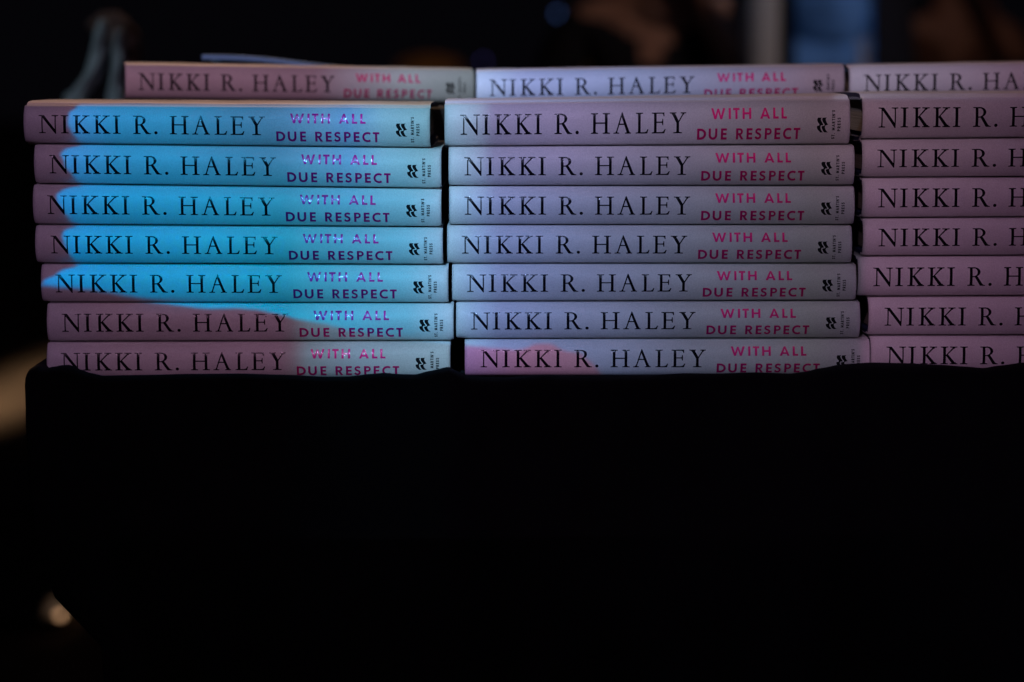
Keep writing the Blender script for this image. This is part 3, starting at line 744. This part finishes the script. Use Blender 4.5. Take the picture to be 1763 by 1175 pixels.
bm = bmesh.new(); bm.from_mesh(bo.data); bm.from_mesh(me_h); bm.to_mesh(bo.data); bm.free()
for p in bo.data.polygons: p.use_smooth = True
hair(hp+V3(0, -.015, .705), pb)
jn = [[(hp+V3(0, 0, .12), (.14, .115)), (hp, (.14, .112))]]
for s in (-1, 1): jn.append([(hp, (.14, .112)), (V3(jx+s*.07, SY, hipz-.12), .094), (V3(jx+s*.08, SY-.01, .53), .068), (V3(jx+s*.085, SY+.02, .30), .064), (V3(jx+s*.085, SY+.02, .10), .058)])
skin_body('trousers', jn, M['denim'], pb)
st_ = [[(hp+V3(0, 0, -.10), (.16, .14)), (hp+V3(0, 0, .16), (.155, .135)), (hp+V3(0, 0, .36), (.17, .135)), (hp+V3(0, 0, .46), (.135, .11))]]
skin_body('shirt', st_, M['denim'], pb)
# coat: a shell open at the front between the jeans' visible width
vs, fs = [], []
zs = [(.52, .075, .07), (.50, .11, .08), (.46, .18, .10), (.36, .19, .125), (.2, .165, .13), (.05, .17, .14), (-.1, .18, .15), (-.3, .19, .16)]
gx0, gx1 = W(1368, 60, SY-.12).x-jx, W(1503, 60, SY-.12).x-jx
na = 40
for layer in (0, .012):
    for dz, rx, ry in zs:
        rx -= layer; ry -= layer
        a0 = math.asin(min(.95, max(-.95, gx1/rx))); a1 = math.asin(min(.95, max(-.95, -gx0/rx)))
        if dz > .3: a0 = a1 = .12
        for i in range(na+1):
            a = a0+(2*math.pi-a0-a1)*i/na
            vs.append((jx+math.sin(a)*rx, SY-math.cos(a)*ry, hipz+dz))
n = na+1; Lz = len(zs)
for l in (0, 1):
    for k_ in range(Lz-1):
        for i in range(na):
            a = l*Lz*n+k_*n+i; f = (a, a+n, a+n+1, a+1); fs.append(f if l == 0 else f[::-1])
for k_ in range(Lz-1):
    for i in (0, na):
        a = k_*n+i; b = a+Lz*n; fs.append((a, b, b+n, a+n))
for i in range(na):
    for k_ in (0, Lz-1): a = k_*n+i; b = a+Lz*n; fs.append((a, a+1, b+1, b))
link('coat', mesh('coat', vs, fs), M['dark'], pb, True, math.radians(60))
slv = []
for s, ww in ((1, wr), (-1, V3(jx-.25, SY-.03, wr.z+.03))):
    S0 = SHZ+V3(s*.15, 0, -.02); E0 = V3((jx+s*.235), SY+.02, hipz+.17); slv = [[(S0, .072), (S0.lerp(E0, .5), .062), (E0, .054), (E0.lerp(ww, .5), .05), (E0.lerp(ww, .96), .042)]]
    skin_body('sleeve', slv, M['dark'], pb)

# grey post between the two
gp = empty('post', (0, 0, 0), 'blurred pale grey upright post between the seated and standing people', 'post')
pxp = W(1311, 60, 3.35)
bm = bmesh.new(); tube(bm, [(pxp.x, 3.35, .02), (pxp.x, 3.35, 2.3)], .036, 24); bobj('shaft', bm, M['post'], gp, True, math.radians(60))
bm = bmesh.new(); tube(bm, [(pxp.x, 3.35, 0), (pxp.x, 3.35, .012), (pxp.x, 3.35, .02)], [.16, .15, .05], 32); bobj('base_plate', bm, M['post'], gp, True, math.radians(40))

def wood_chair(x, y, topz, rot, width, label):
    r = empty('wooden_chair', (x, y, 0), label, 'chair', 'honey wood chairs standing far behind'); r.rotation_euler.z = rot
    bm = bmesh.new(); box(bm, -width/2, width/2, -.42, 0, .43, .47, .012); bobj('seat', bm, M['wood'], r)
    n = 14; vs, fs = [], []
    for i in range(n+1):
        t = i/n*2-1; xx = t*width/2; yy = .05+.03*(1-t*t); zt_ = topz-.030*t*t; zb = topz-.15
        for y_, z_ in ((yy-.012, zb), (yy+.012, zb), (yy+.012, zt_), (yy-.012, zt_)): vs.append((xx, y_, z_))
    for i in range(n):
        for j in range(4): a, b = i*4+j, i*4+(j+1) % 4; fs.append((a, b, b+4, a+4))
    fs.append((3, 2, 1, 0)); fs.append((n*4, n*4+1, n*4+2, n*4+3))
    link('backrest', mesh('rail', vs, fs), M['wood'], r, True, math.radians(40))
    for sx in (-1, 1):
        bm = bmesh.new(); tube(bm, [(sx*(width/2-.02), -.39, .43), (sx*(width/2-.01), -.41, 0)], [.018, .013]); bobj('leg', bm, M['wood'], r)
        bm = bmesh.new(); tube(bm, [(sx*(width/2-.02), .052, topz-.16), (sx*(width/2-.02), -.02, .45), (sx*(width/2-.01), .03, 0)], [.014, .018, .013]); bobj('leg', bm, M['wood'], r)
a = W(742, 92, 10.2); wood_chair(a.x, 10.2, a.z-.01, .2, .30, 'blurred honey wood chair top glowing above the left back-row book')
a = W(1040, 97, 10.4); wood_chair(a.x, 10.4, a.z-.01, -.5, .26, 'dim wood chair top glowing beside the seated person')

def stage_light(px, py, y, r, m_, label):
    p = W(px, py, y); o = empty('stage_light', p, label, 'light', 'tiny coloured lights far behind')
    bm = bmesh.new(); tube(bm, [(0, 0, 0), (0, .02, 0), (0, .16, 0), (0, .19, 0)], [r*1.25, r*1.5, r*1.5, r*.9], 20); bobj('housing', bm, M['riser'], o, True, math.radians(40))
    bm = bmesh.new(); bmesh.ops.create_uvsphere(bm, u_segments=18, v_segments=10, radius=r)
    for v in bm.verts: v.co.y = v.co.y*.35-.002
    bobj('lens', bm, M[m_], o, True)
    bm = bmesh.new(); tube(bm, [(0, .09, -r*1.4), (0, .09, .02-p.z)], .010, 10); bobj('stand', bm, M['riser'], o)
    bm = bmesh.new(); tube(bm, [(0, .09, -p.z), (0, .09, .02-p.z)], [.14, .12], 20); bobj('base_plate', bm, M['riser'], o)
stage_light(960, 24, 8.0, .009, 'blueglow', 'tiny blue light high in the dark above the middle back-row book')
stage_light(832, 106, 8.6, .007, 'violetglow', 'tiny violet light just above the joint of two back-row books')
stage_light(1688, 42, 8.6, .006, 'blueglow', 'faint blue light high at the right photo edge')
